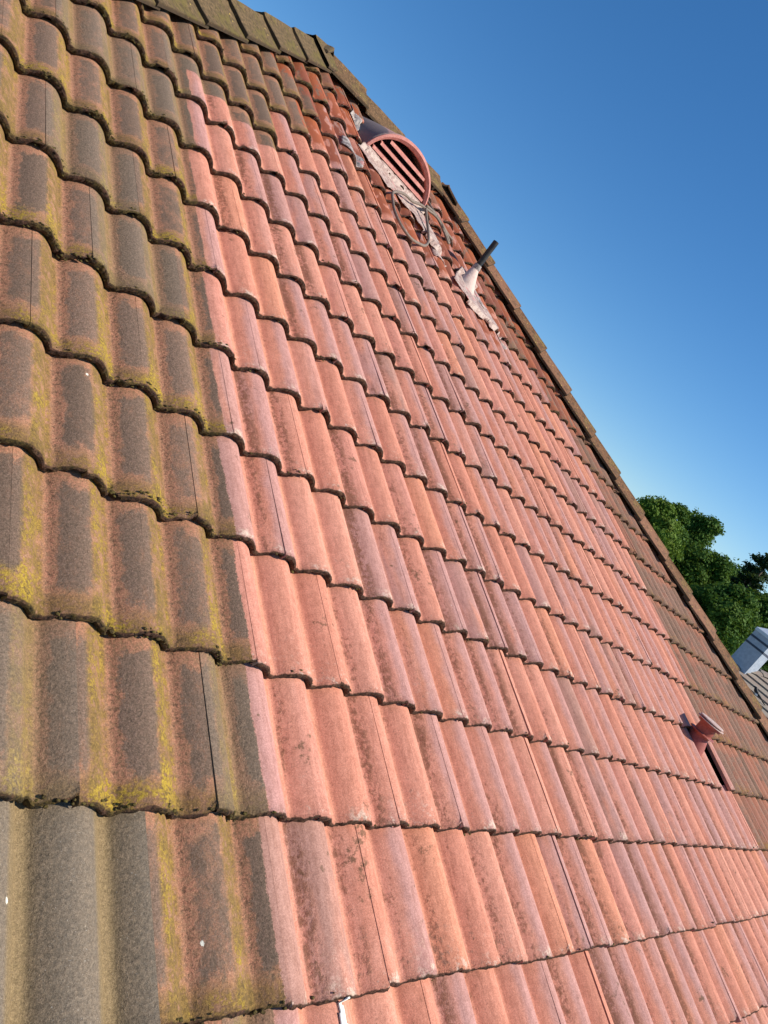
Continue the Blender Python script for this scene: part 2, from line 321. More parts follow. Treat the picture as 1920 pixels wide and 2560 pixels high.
# cleaned field: for each course the top and the right end of the washed area
def is_clean(u, v):
    if v > 13.2: return False
    right = {0: 27.0, 1: 27.0, 2: 26.1, 3: 26.5, 4: 26.4, 5: 26.2, 6: 26.0, 7: 25.0, 8: 23.6, 9: 21.8, 10: 18.6, 11: 17.6, 12: 17.2}
    if v < 0: return u < 28.0
    if u > right.get(int(v), 26): return False
    if v >= 10: return u > 4.6 + (v - 10) * 1.0
    if v >= 9: return u > 2.8
    if v >= 8.62: return u > 3.0
    return True
def tile_field(name, umin, umax, jmin, jmax, keep, parent, mw, fine=True, main=True):
    VS = []; FS = []; SM = []; UVg = []; NO = []; SO = []; ZO = []; SI = []
    base = 0
    for j in range(jmin, jmax):
        odd = (j % 2 == 0)
        joints = [k for k in range(umin, umax) if (k % 2 == (1 if odd else 0))]
        if main:
            left = [k for k in joints if k < 9]
            right = [9] + ([k for k in range(11, umax, 2)] if odd else [k for k in range(10, umax, 2)])
            joints = left + right
        for k0, k1 in zip(joints[:-1], joints[1:]):
            yj = j * G
            xm = (k0 + k1) / 2 * PU
            if not keep(xm, yj + .5 * G, .7): continue
            rt = [n1d(k0, j, q) for q in range(8)]
            near = fine and (xm < 4.0 and yj < 4.6)
            nr = 24 if (near and xm < 1.6) else (18 if near else 11)
            gl = .002 + .003 * rt[0]; gr = .001 + .003 * rt[1]
            if main and k0 == 9: gl = .040
            if main and k1 == 9: gr = .012
            nc = nr * (k1 - k0) + 1
            us = np.linspace(k0 - .50 + gl, k1 - .50 - gr, nc)
            if main and j == 1 and k0 <= 25 < k1: us = np.linspace(k0 - .50 + gl, 25.22, nc)
            if main and j == 1 and k0 <= 26 < k1 + 1 and k0 > 25: us = np.linspace(26.35, k1 - .50 - gr, nc)
            a = us - np.floor(us)
            pz = prof(a)
            lift = (rt[2] - .5) * .003; tilt = (rt[3] - .5) * .0035; vs_ = (rt[4] - .5) * .010; skew = (rt[5] - .5) * .006
            if main and k0 in (11,) and j in (5, 6): lift += .004
            tn = .0265
            umid = (us[0] + us[-1]) / 2
            fpos = [.05, .12, .25, .4, .55, .7, .85, 1.0, 1.13]
            rings = []                                    # (y offset, z, f, nose)
            chip = np.zeros(nc)
            if rt[6] > .72 and near:
                cu = us[0] + (us[-1] - us[0]) * ((rt[6] * 37) % 1.0); chip = .013 * np.exp(-((us - cu) / .055) ** 2)
            if rt[1] > .8: chip = chip + .012 * np.clip(1 - (us[-1] - us) / .12, 0, 1)
            lat = (us - umid) / 2 * tilt
            sk = (us - umid) / 2 * skew
            def top(f): return pz + tn * (1 - f) + lift * (1 - .7 * f) + lat * (1 - f)
            gap = .0012 + .0022 * np.array([noise.noise(Vector((float(u_) * 3.1, j * 7.7, 2.0))) for u_ in us]).clip(-.4, 1)
            gap = gap + np.maximum(lift, 0) * .8
            wdt = us[-1] - us
            gap = gap + .016 * ((wdt < .20) & (wdt > .03)) * (.6 + .6 * rt[6])
            zt = top(0)
            bot = pz + gap
            nz = np.array([noise.noise(Vector((float(u_) * 5.0, j * 3.3, 9.0))) + .5 * noise.noise(Vector((float(u_) * 17.0, j * 3.3, 4.0))) for u_ in us])
            am = .0050 if (umid < 0 or umid > 26) else .0034
            for yo, z, nv in ((.045, bot + .001, 1.), (.004, bot, 1.), (-.002, bot * .7 + zt * .3, 1.), (-.004, bot * .35 + zt * .65, 1.), (-.0025, zt - .0030, .97), (.0012, zt - .0005, .72), (.0075, zt, .30)):
                disp = (nz * am if nv > .9 else nz * am * .8) - chip
                rings.append((yo - disp * (0 if yo > .04 else 1), z, 0.003, nv))
            for f in fpos: rings.append((f * G, top(f) - (.004 if f > 1.05 else 0), min(f, .995), .12 if f == .05 else 0.))
            # vertices
            nrg = len(rings); xs = us * PU
            clean = [is_clean(float(u_), 0) for u_ in us]
            for (yo, z, f, nv) in rings:
                if near and .5 < nv:
                    rg = np.array([noise.noise(Vector((float(u_) * 9.0, j * 3.3, float(zz_) * 190))) + .7 * noise.noise(Vector((float(u_) * 30.0, j * 5.3, float(zz_) * 300))) for u_, zz_ in zip(us, np.broadcast_to(z, us.shape))])
                    yo = yo - rg * .0030; z = z + (rg * .0012 if yo is not None and nv < .99 else 0)
                y = yj + yo + vs_ + sk
                y = np.broadcast_to(y, xs.shape); z = np.broadcast_to(z, xs.shape)
                VS.append(np.stack([xs + (rt[7] - .5) * .0007, y, z], 1))
                UVg.append(np.stack([us, np.full(nc, j + max(f, .003))], 1))
                NO.append(np.full(nc, nv))
                if main: so = [0. if is_clean(float(u_), j + f) else 1. for u_ in us]
                else: so = [1.] * nc
                SO.append(np.array(so))
                yv = j + f
                wt = 0.
                if main:
                    if yv > 10.2 and umid > 5.5: wt = 1.0 if rt[5] > .25 else .45
                    if yv > 11.6 and umid > 4: wt = 1.0 if rt[5] > .35 else .3
                    if yv > 9.4 and umid > 15 and rt[4] > .35: wt = .9
                    if umid > 22 and rt[4] > .80 and not is_clean(umid, yv): wt = .75
                    if umid > 26 and yv < 9: wt = .0 if rt[4] < .93 else .6
                ye = 1.3 if umid < 0 else (1.0 if umid > 25 and yv < 4 else .45)
                gy = 1.0 if (main and j == -1 and umid < -2.3) else (0.5 * (rt[2] > .8) if umid < 0 else 0)
                ZO.append(np.tile(np.array([wt, ye * .6, gy, 1.0]), (nc, 1)))
                SI.append(np.clip((us - 4.0) / 6.0 if main else np.full(nc, .8), 0, 1))
            idx = base + np.arange(nrg * nc).reshape(nrg, nc)
            q = np.stack([idx[:-1, :-1], idx[:-1, 1:], idx[1:, 1:], idx[1:, :-1]], -1).reshape(-1, 4)
            pos = np.concatenate(VS[-nrg:])
            cen = pos[(q - base)].mean(1)
            kp = np.array([keep(float(c[0]), float(c[1]), 0.) for c in cen])
            q = q[kp]
            FS.append(q); SM.append(((q[:, 0] - base) // nc >= 5) | (not near)); base += nrg * nc
            # side skirts (own vertices so the edge stays crisp)
            for ci_ in (0, nc - 1):
                ring_ids = list(range(4, nrg))
                tp = np.array([VS[len(VS) - nrg + r][ci_] for r in ring_ids]); bt = tp.copy(); bt[:, 2] -= .020
                VS.append(np.concatenate([tp, bt])); m = len(ring_ids)
                UVg.append(np.array([UVg[len(UVg) - nrg + r][ci_] if False else (us[ci_], j + min(max(rings[r][2], .003), .995)) for r in ring_ids] * 2))
                NO.append(np.full(2 * m, .55)); SO.append(np.full(2 * m, SO[-1][0] if False else 0.)); ZO.append(np.tile(ZO[-1][0], (2 * m, 1))); SI.append(np.full(2 * m, SI[-1][0]))
                fl = []
                for r in range(m - 1):
                    c = (tp[r] + tp[r + 1]) / 2
                    if keep(float(c[0]), float(c[1]), 0.):
                        s4 = (base + r, base + r + 1, base + m + r + 1, base + m + r)
                        fl.append(s4 if ci_ else s4[::-1])
                if fl: FS.append(np.array(fl)); SM.append(np.zeros(len(fl), bool))
                base += 2 * m
                # keep slices aligned for the second skirt
                if ci_ == 0:
                    VS.append(VS.pop()); skirt = (VS.pop(), UVg.pop(), NO.pop(), SO.pop(), ZO.pop(), SI.pop())
                    hold = skirt
                else:
                    last = (VS.pop(), UVg.pop(), NO.pop(), SO.pop(), ZO.pop(), SI.pop())
                    for arrs in (hold, last):
                        for L_, A_ in zip((VS, UVg, NO, SO, ZO, SI), arrs): L_.append(A_)
    V_ = np.concatenate(VS); F_ = np.concatenate(FS); U_ = np.concatenate(UVg)
    me = bpy.data.meshes.new(name)
    me.vertices.add(len(V_)); me.vertices.foreach_set('co', V_.astype(np.float32).ravel())
    me.loops.add(F_.size); me.loops.foreach_set('vertex_index', F_.astype(np.int32).ravel())
    me.polygons.add(len(F_)); me.polygons.foreach_set('loop_start', np.arange(0, F_.size, 4, dtype=np.int32))
    me.polygons.foreach_set('use_smooth', np.concatenate(SM))
    uvl = me.uv_layers.new(name='grid'); uvl.data.foreach_set('uv', U_[F_.ravel()].astype(np.float32).ravel())
    for nm, A in (('nose', NO), ('soil', SO), ('side', SI)):
        at = me.attributes.new(nm, 'FLOAT', 'POINT'); at.data.foreach_set('value', np.concatenate(A).astype(np.float32))
    at = me.attributes.new('zone', 'FLOAT_COLOR', 'POINT'); at.data.foreach_set('color', np.concatenate(ZO).astype(np.float32).ravel())
    me.update(); me.validate(); me.materials.append(M_TILE)
    return place(bpy.data.objects.new(name, me), parent, mw)

# ------------------------------------------------------------------ the house
house = empty('tiled_house', (2.0, 0, -4.2), label='house whose red tiled hip roof fills the photo, half cleaned and half mossy', cat='house')
def keep_front(x, y, m):
    return y < KL * x + BL + m and y < KR * x + BR + m and y < YR + m
front = tile_field('roof', -34, 60, -5, 19, keep_front, house, MROOF)
front['label'] = 'front slope of interlocking double-roll tiles, salmon where washed and mossy at both sides'
AXL = (YR - BL) / KL; AXR = (YR - BR) / KR; RL = AXR - AXL
AL = MROOF @ Vector((AXL, YR, 0)); AR = MROOF @ Vector((AXR, YR, 0))
# the other three slopes
def frame(org, x, y):
    x = Vector(x).normalized(); y = Vector(y).normalized(); z = x.cross(y)
    return Matrix(((x.x, y.x, z.x, org.x), (x.y, y.y, z.y, org.y), (x.z, y.z, z.z, org.z), (0, 0, 0, 1)))
hl = (MROOF @ Vector((-1, -KL, 0))); hr = (MROOF @ Vector((1, KR, 0)))
pl_ = math.atan2(-hl.z, 1); pr_ = math.atan2(-hr.z, 1)
ML = frame(AL, (0, -1, 0), (math.cos(pl_), 0, math.sin(pl_)))
MR = frame(AR, (0, 1, 0), (-math.cos(pr_), 0, math.sin(pr_)))
MBK = frame(AR, (-1, 0, 0), (0, -math.cos(TH), math.sin(TH)))
hll = ML.inverted() @ (AL + hl); hrl = MR.inverted() @ (AR + hr)
kl2 = hll.x / hll.y; kr2 = hrl.x / hrl.y
EAVE_Y = -5 * G
eave_z = (MROOF @ Vector((0, EAVE_Y, 0))).z
jl = int((eave_z - AL.z) / math.sin(pl_) / G); jr = int((eave_z - AR.z) / math.sin(pr_) / G); jb = int((EAVE_Y - YR) / G)
tile_field('side_roof', -60, 60, jl, 0, lambda x, y, m: y < m and x < kl2 * y + m and x > -kl2 * y - m, house, ML, False, False)
tile_field('side_roof', -60, 60, jr, 0, lambda x, y, m: y < m and x > kr2 * y - m and x < -kr2 * y + m, house, MR, False, False)
tile_field('back_roof', -60, 60, jb, 0, lambda x, y, m: y < m and x < RL - y / KL + m and x > y / -KR - m, house, MBK, False, False)
# felt under the tiles
xl, xr = (EAVE_Y - BL) / KL, (EAVE_Y - BR) / KR
dz = Vector((0, 0, -.03)); Wl = MROOF @ Vector((xl, EAVE_Y, 0)); Wr = MROOF @ Vector((xr, EAVE_Y, 0)); mY = 2 * AL.y
Bl_ = Vector((Wl.x, mY - Wl.y, Wl.z)); Br_ = Vector((Wr.x, mY - Wr.y, Wr.z))
mesh('underlay', [p + dz for p in (Wl, Wr, AR, AL, Bl_, Br_)], [(0, 1, 2, 3), (4, 0, 3), (1, 5, 2), (5, 4, 3, 2)], M_FELT, house)
# cushions of moss clinging to the lower tile edges
def moss():
    nr = np.random.RandomState(5); ctr = []
    for j in range(-2, 16):
        for u0, u1, dens in ((-16, -.4, 26), (-.4, 26, 3), (26, 48, 14)):
            if u0 == -.4 and j > 8: dens = 9
            n = int((u1 - u0) * dens); uu = nr.uniform(u0, u1, n)
            for u in uu:
                if noise.noise(Vector((u * 1.3, j * 2.1, 7))) < -.12 + .3 * nr.rand(): continue
                x = u * PU; y = j * G + nr.uniform(-.002, .010)
                if not keep_front(x, y, -.12): continue
                a_ = u - math.floor(u)
                r = nr.uniform(.0015, .0042) * (1.15 if a_ < .2 else 1)
                z = float(prof(np.array([a_]))[0]) + .0265 - (nr.uniform(0, .018) if nr.rand() < .5 else -.0005)
                if z < float(prof(np.array([a_]))[0]) + .0225: y = j * G - .003
                ctr.append((x, y, z, r))
    ico = []; ph = (1 + 5 ** .5) / 2
    for q in ((-1, ph, 0), (1, ph, 0), (-1, -ph, 0), (1, -ph, 0), (0, -1, ph), (0, 1, ph), (0, -1, -ph), (0, 1, -ph), (ph, 0, -1), (ph, 0, 1), (-ph, 0, -1), (-ph, 0, 1)): ico.append(q)
    ico = np.array(ico) / np.linalg.norm(ico[0])
    ft = np.array([(0, 11, 5), (0, 5, 1), (0, 1, 7), (0, 7, 10), (0, 10, 11), (1, 5, 9), (5, 11, 4), (11, 10, 2), (10, 7, 6), (7, 1, 8), (3, 9, 4), (3, 4, 2), (3, 2, 6), (3, 6, 8), (3, 8, 9), (4, 9, 5), (2, 4, 11), (6, 2, 10), (8, 6, 7), (9, 8, 1)])
    c = np.array(ctr); N = len(c)
    v = ico[None] * c[:, 3][:, None, None] * nr.uniform(.6, 1.3, (N, 12, 1)) * np.array([1.5, 1.0, .75]) + c[:, None, :3]
    f = (ft[None] + 12 * np.arange(N)[:, None, None]).reshape(-1, 3)
    me = bpy.data.meshes.new('moss'); me.vertices.add(12 * N); me.vertices.foreach_set('co', v.astype(np.float32).ravel())
    me.loops.add(f.size); me.loops.foreach_set('vertex_index', f.astype(np.int32).ravel()); me.polygons.add(len(f)); me.polygons.foreach_set('loop_start', np.arange(0, f.size, 3, dtype=np.int32))
    me.update(); me.validate()
    b = NB('moss_cushions'); P = b.obj(); n = b.noise(P, 45, 4); n2 = b.noise(P, 300, 3, .7)
    c_ = b.mix(b.step(n, .4, .62), (.035, .020, .010), (.085, .065, .016)); c_ = b.mix(b.step(n2, .4, .7), c_, (.13, .10, .024))
    b.fin(c_, .95, b.bump(n2, .003)); me.materials.append(b.m)
    tag(place(bpy.data.objects.new('moss', me), house, MROOF), kind='stuff')
moss()

# hip and ridge tiles
def hip_run(p0, d, nA, nB, count, name, side, pitch=.41, start=0.0, wA=.108, wB=.108):
    """angular tiles down a line from p0 along d; nA, nB normals of the two slopes"""
    d = d.normalized()
    wa = d.cross(nA).normalized(); wb = d.cross(nB).normalized()
    if wa.z > 0: wa = -wa
    if wb.z > 0: wb = -wb
    up = (nA + nB).normalized()
    for i in range(count):
        s0 = start + i * pitch - .045; s1 = s0 + .455; s0 = max(s0, .02 if name == 'ridge_tile' else -.10)
        rj = [n1d(i, side * 7 + 3, q) for q in range(6)]
        V = []; F = []; NOz = []
        # cross-section: outer A edge .. apex .. outer B edge (top), then underside
        def section(s, raise_):
            r = raise_ + (rj[0] - .5) * .006
            lat = (rj[1] - .5) * .012
            o = p0 + d * s + up * (.103 + r) + wa * lat
            sec = []
            for t in (1, .66, .33, .10): sec.append(o + wa * wA * t + (nA * (.075 + r) - up * (.103 + r)) * t)
            sec.append(o + up * .006)
            for t in (.10, .33, .66, 1): sec.append(o + wb * wB * t + (nB * (.075 + r) - up * (.103 + r)) * t)
            th = .017
            low = [q - up * th for q in sec]
            return sec, low
        ss = [s0, s0 + .012, s0 + .15, s0 + .30, s1 - .012, s1]
        n = 9
        for q, s in enumerate(ss):
            t = (s - s0) / (s1 - s0)
            top, low = section(s, .022 * t + (-.003 if q in (0, len(ss) - 1) else 0))
            j = [Vector((noise.noise(x * 9) * .005, noise.noise(x * 11) * .005, noise.noise(x * 17) * .004)) for x in top]
            V += [a + b_ for a, b_ in zip(top, j)] + low
            NOz += [(.9 if q == len(ss) - 1 else .0)] * n + [1.] * n
            NOz[-2 * n] = max(NOz[-2 * n], .5); NOz[-n - 1] = max(NOz[-n - 1], .5)
        for q in range(len(ss) - 1):
            a0 = q * 2 * n; a1 = (q + 1) * 2 * n
            for k in range(n - 1):
                F.append((a0 + k, a1 + k, a1 + k + 1, a0 + k + 1)); F.append((a0 + n + k, a0 + n + k + 1, a1 + n + k + 1, a1 + n + k))
            F.append((a0, a0 + n, a1 + n, a1)); F.append((a0 + n - 1, a1 + n - 1, a1 + 2 * n - 1, a0 + 2 * n - 1))
        e = (len(ss) - 1) * 2 * n
        nb = len(V)
        V += V[e:e + 2 * n]; NOz += [1.] * 2 * n
        for k in range(n - 1):
            F.append((k, k + 1, n + k + 1, n + k)); F.append((nb + k, nb + n + k, nb + n + k + 1, nb + k + 1))
        org = p0 + d * ((s0 + s1) / 2)
        me = bpy.data.meshes.new(name); me.from_pydata([tuple(v - org) for v in V], [], F); me.materials.append(M_HIP); me.update()
        for nm, val in (('nose', NOz), ('rnd', [rj[2]] * len(V)), ('side', [{'ridge_tile': .5}.get(name, float(side == 1))] * len(V))):
            at = me.attributes.new(nm, 'FLOAT', 'POINT'); at.data.foreach_set('value', val)
        bm = bmesh.new(); bm.from_mesh(me); bmesh.ops.recalc_face_normals(bm, faces=bm.faces); bm.to_mesh(me); bm.free()
        o = place(bpy.data.objects.new(name, me), house, Matrix.Translation(org))
nF = (MROOF.to_3x3() @ Vector((0, 0, 1))); nL = ML.to_3x3() @ Vector((0, 0, 1)); nR = MR.to_3x3() @ Vector((0, 0, 1))
nB = Vector((nF.x, -nF.y, nF.z)); hlb = Vector((hl.x, -hl.y, hl.z)); hrb = Vector((hr.x, -hr.y, hr.z)); EX = Vector((1, 0, 0))
hip_run(AL, hl, nF, nL, 21, 'hip_tile', 0, start=-.282, wA=.142, wB=.142)
hip_run(AR, hr, nF, nR, 24, 'hip_tile', 1, pitch=.39, start=-.154, wA=.105, wB=.12)
hip_run(AL, hlb, nB, nL, 21, 'hip_tile', 0, start=-.282, wA=.142, wB=.142)
hip_run(AR, hrb, nB, nR, 24, 'hip_tile', 1, pitch=.39, start=-.154, wA=.12, wB=.12)
hip_run(AL, EX, nF, nB, 3, 'ridge_tile', 0, pitch=.46, start=.0, wA=.142, wB=.142)
# dark filler added under hips and ridge so the gaps stay unlit
def gap_blocker(p, d, nA, nB, L):
    d = d.normalized(); wa = d.cross(nA).normalized(); wb = d.cross(nB).normalized()
    if wa.z > 0: wa = -wa
    if wb.z > 0: wb = -wb
    up = (nA + nB).normalized(); vs = []; fs = []
    N = int(L / .05)
    for i in range(N + 1):
        o = p + d * (.0 + i * .05); w = .018 + .010 * noise.noise(o * 14)
        vs += [o + wa * w - up * .06, o + wa * w * .8 + nA * .06, o + up * .085, o + wb * w * .8 + nB * .06, o + wb * w - up * .06]
    for i in range(N):
        for k in range(4): fs.append((i * 5 + k, i * 5 + 5 + k, i * 5 + 6 + k, i * 5 + 1 + k))
    mesh('dark_gap_blocker', vs, fs, M_GAPDARK, house)
gap_blocker(AL, hl, nF, nL, 8.4); gap_blocker(AR, hr, nF, nR, 8.8); gap_blocker(AL, hlb, nB, nL, 8.4); gap_blocker(AR, hrb, nB, nR, 8.8); gap_blocker(AL, EX, nF, nB, RL)
# walls, soffit, fascia, gutter
zt = eave_z - .12; zb = -4.2
x0, x1, y0, y1 = Wl.x + .45, Wr.x - .45, Wl.y + .45, Bl_.y - .45
mb = MB()
mb.quads([(x0, y0, zb), (x1, y0, zb), (x1, y1, zb), (x0, y1, zb), (x0, y0, zt), (x1, y0, zt), (x1, y1, zt), (x0, y1, zt)],
         [(0, 1, 5, 4), (1, 2, 6, 5), (2, 3, 7, 6), (3, 0, 4, 7), (4, 5, 6, 7)])
mb.build('wall', M_WALL, house)
fa = MB()
fa.box(((Wl.x + Wr.x) / 2, Wl.y + .03, eave_z - .1), (Wr.x - Wl.x, .025, .2)); fa.box((Wl.x + .03, (Wl.y + Bl_.y) / 2, eave_z - .1), (.025, Bl_.y - Wl.y, .2)); fa.box((Wr.x - .03, (Wl.y + Bl_.y) / 2, eave_z - .1), (.025, Bl_.y - Wl.y, .2))
fa.build('fascia', M_FASCIA, house)
gu = MB()
def gutter(p, q):
    p, q = Vector(p), Vector(q); d = (q - p).normalized(); s = Vector((d.y, -d.x, 0)); vs = []
    for e in (p, q):
        for k in range(9):
            t = math.pi * k / 8; vs.append(e + s * math.cos(t) * .055 - Vector((0, 0, 1)) * math.sin(t) * .055)
    gu.quads(vs, [(k, k + 1, k + 10, k + 9) for k in range(8)])
gutter((Wl.x, Wl.y - .04, eave_z - .04), (Wr.x, Wl.y - .04, eave_z - .04)); gutter((Wl.x - .04, Bl_.y, eave_z - .04), (Wl.x - .04, Wl.y, eave_z - .04)); gutter((Wr.x + .04, Wl.y, eave_z - .04), (Wr.x + .04, Bl_.y, eave_z - .04))
gu.build('gutter', M_GUTTER, house)
for wx in (-1.5, 2.0, 5.5):
    f = MB(); f.box((wx, y0 - .02, -2.4), (1.3, .06, 1.2)); fo = f.build('window', M_FASCIA, house)
    g_ = MB(); g_.box((wx - .32, y0 - .055, -2.4), (.56, .02, 1.04)); g_.box((wx + .32, y0 - .055, -2.4), (.56, .02, 1.04)); g_.build('pane', M_GUTTER, fo)

# ------------------------------------------------------------------ louvred roof vent
def surf(x, y, tn=.0265):
    """height of the tile surface at local x, y"""
    u = x / PU; v = y / G; a = u - math.floor(u); f = v - math.floor(v)
    return float(prof(np.array([a]))[0]) + tn * (1 - f)
MI = MROOF.inverted()
VX, VY, VZ = 1.690, 3.625, 1.868          # world: middle of the foot of the louvred face
vent = empty('roof_vent', (VX, VY, VZ), label='half-round pink louvred vent hood standing near the top of the roof', cat='vent')
RW, RH = .315, .272
mb = MB(); NA = 40
def arch(t, k=1.0, h=1.0):                 # pointed-round arch
    c, s = math.cos(t), math.sin(t)
    return (VX + RW * k * c, RH * h * (s ** .92))
# hood skin: half barrel running level into the slope, closing in at the back
rows = []
SEG = [0.0, .02, .06, .14, .24, .36, .50, .62]
for q, yb in enumerate(SEG):
    kk = 1 - .15 * (yb / .62) ** 1.2; hh = 1 - .75 * (yb / .62) ** 1.3; zo = .36 * yb
    rows.append([(lambda p: (p[0], VY + yb - .01, VZ - .03 + p[1] * hh + zo))(arch(math.pi * (1 - i / NA), kk + (.02 if q < 2 else 0), 1.0 + (.06 if q < 2 else 0))) for i in range(NA + 1)])
vs = [p for r in rows for p in r]
fs = [(r * (NA + 1) + i, (r + 1) * (NA + 1) + i, (r + 1) * (NA + 1) + i + 1, r * (NA + 1) + i + 1) for r in range(len(SEG) - 1) for i in range(NA)]
ho = mesh('hood', [Vector(v) - Vector((VX, VY, VZ)) for v in vs], fs, M_HOOD, vent, Matrix.Translation((VX, VY, VZ)), True)
so = ho.modifiers.new('thick', 'SOLIDIFY'); so.thickness = .006; so.offset = -1
# front rim
rim = MB(); vs = []
for i in range(NA + 1):
    t = math.pi * (1 - i / NA); po = arch(t, 1.04, 1.075); pi_ = arch(t, .965, .945)
    for (p, yy) in ((po, -.022), (po, .012), (pi_, .012), (pi_, -.012), (((po[0] + pi_[0]) / 2, (po[1] + pi_[1]) / 2), -.028)):
        vs.append((p[0], VY + yy, VZ - .03 + p[1]))
fs = []
for i in range(NA):
    for k in range(5): fs.append((i * 5 + k, i * 5 + (k + 1) % 5, (i + 1) * 5 + (k + 1) % 5, (i + 1) * 5 + k))
rim.quads(vs, fs); ro = rim.build('rim', M_VENT, vent)
# near-black sheet as painted shade between the louvres, + slats
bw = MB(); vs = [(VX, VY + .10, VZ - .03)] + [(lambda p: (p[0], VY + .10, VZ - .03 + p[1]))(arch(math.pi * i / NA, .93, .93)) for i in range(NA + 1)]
bw.quads(vs, [(0, i + 1, i + 2) for i in range(NA)]); bw.build('shade_panel', M_VENTSHADE, vent)
for i, zz in enumerate((.030, .080, .130, .180)):
    hw = RW * .95 * math.sqrt(max(0, 1 - ((zz + .032) / (RH * 1.0)) ** 2))
    hw2 = RW * .95 * math.sqrt(max(0, 1 - ((zz + .052) / (RH * 1.02)) ** 2))
    s = MB()
    s.quads([(VX - hw, VY - .018, VZ - .03 + zz), (VX + hw, VY - .018, VZ - .03 + zz), (VX + hw, VY - .016, VZ - .03 + zz + .017), (VX - hw, VY - .016, VZ - .03 + zz + .017),
             (VX + hw2, VY + .030, VZ - .03 + zz + .036), (VX - hw2, VY + .030, VZ - .03 + zz + .036), (VX + hw2, VY + .030, VZ - .03 + zz + .031), (VX - hw2, VY + .030, VZ - .03 + zz + .031)],
            [(0, 1, 2, 3), (3, 2, 4, 5), (5, 4, 6, 7), (0, 7, 6, 1), (0, 3, 5, 7), (1, 6, 4, 2)])
    s.build('slat', M_SLAT, vent)
s = MB(); s.box((VX, VY - .006, VZ - .032), (RW * 2.1, .05, .045)); s.build('sill', M_VENT, vent)

# flashings: crumpled sheets lying over the rolls
def flashing(outline, mat, name, parent, off=.005, res=.008, amp=.0015, flat=False):
    """outline: local (x, y) polygon; drapes a sheet on the tile surface"""
    xs = [p[0] for p in outline]; ys = [p[1] for p in outline]
    def inside(x, y):
        c = False; n = len(outline)
        for i in range(n):
            (xa, ya), (xb, yb) = outline[i], outline[i - 1]
            if (ya > y) != (yb > y) and x < (xb - xa) * (y - ya) / (yb - ya) + xa: c = not c
        return c
    nx = int((max(xs) - min(xs)) / res) + 1; ny = int((max(ys) - min(ys)) / res) + 1
    vid = {}; V = []; F = []
    def vert(i, j):
        if (i, j) not in vid:
            x = min(xs) + i * res; y = min(ys) + j * res
            jx = noise.noise(Vector((x * 31, y * 31, 0))) * res * .45; jy = noise.noise(Vector((x * 31, y * 31, 5))) * res * .45
            es = (-.006, 0, .006) if not flat else (-.05, -.03, -.012, 0, .012, .03, .05)
            z = max(surf(x + jx + e_, y + jy + g_) for e_ in es for g_ in (-.008, 0, .008)) + off * .6 + amp * noise.noise(Vector((x * 40, y * 40, 9))) + amp * noise.noise(Vector((x * 13, y * 13, 2)))
            vid[(i, j)] = len(V); V.append((x + jx, y + jy, z))
        return vid[(i, j)]
    for i in range(nx):
        for j in range(ny):
            if inside(min(xs) + (i + .5) * res, min(ys) + (j + .5) * res):
                F.append((vert(i, j), vert(i + 1, j), vert(i + 1, j + 1), vert(i, j + 1)))
    o = mesh(name, V, F, mat, parent, MROOF, True)
    m = o.modifiers.new('thick', 'SOLIDIFY'); m.thickness = .003
    return o
flashing([(1.28, 3.99), (1.34, 3.92), (1.42, 3.87), (1.50, 3.80), (1.60, 3.83), (1.68, 3.78), (1.78, 3.80), (1.84, 3.70), (1.92, 3.68), (2.02, 3.66), (2.06, 3.74), (2.03, 3.90), (2.00, 3.99), (2.02, 4.08), (1.38, 4.10)], M_LEAD, 'flashing', vent, .008, flat=True)
flashing([(1.08, 3.78), (1.15, 3.71), (1.24, 3.70), (1.27, 3.80), (1.20, 3.88), (1.10, 3.87)], M_LEADGREY, 'flashing', vent, .008)
flashing([(1.98, 3.60), (2.08, 3.56), (2.14, 3.62), (2.07, 3.74), (1.99, 3.72)], M_LEAD, 'flashing', vent, .008)
flashing([(1.30, 4.30), (1.35, 4.26), (1.41, 4.30), (1.40, 4.42), (1.36, 4.50), (1.31, 4.46)], M_LEADGREY, 'flashing', vent, .012)

# ------------------------------------------------------------------ cable coil by the vent
def catmull(pts, n=8):
    P = [Vector(p) for p in pts]; P = [P[0]] + P + [P[-1]]; out = []
    for i in range(1, len(P) - 2):
        for k in range(n):
            t = k / n; a, b_, c, d = P[i - 1], P[i], P[i + 1], P[i + 2]
            out.append(.5 * ((2 * b_) + (c - a) * t + (2 * a - 5 * b_ + 4 * c - d) * t * t + (3 * b_ - a - 3 * c + d) * t ** 3))
    out.append(P[-2]); return out
cb = MB()
cpath = [(2.02, 4.32, .07), (2.075, 4.18, .08), (2.09, 4.08, .09), (2.13, 3.98, .10), (2.20, 3.955, .085), (2.245, 3.93, .07), (2.22, 3.90, .07), (2.17, 3.95, .085), (2.08, 4.0, .10), (1.98, 4.0, .09),
         (1.88, 3.965, .085), (1.78, 3.90, .08), (1.68, 3.86, .085), (1.585, 3.79, .085), (1.50, 3.70, .08), (1.475, 3.60, .075), (1.47, 3.50, .07), (1.50, 3.40, .07), (1.58, 3.36, .07), (1.68, 3.40, .07),
         (1.77, 3.46, .07), (1.84, 3.56, .075), (1.885, 3.70, .08), (1.905, 3.84, .09), (1.92, 3.94, .10)]
cb.tube(catmull(cpath), .0092, 8)
c2 = catmull([(1.94, 3.99, .105), (2.02, 4.03, .10), (2.10, 4.05, .095), (2.17, 4.01, .09), (2.26, 4.02, .075), (2.33, 4.03, .07)])
cb.tube(c2, .0092, 8)
co = cb.build('cable_coil', M_CABLE, None, MROOF, True)
tag(co, 'loop of grey cable lying loose on the tiles below the louvred vent', 'cable')

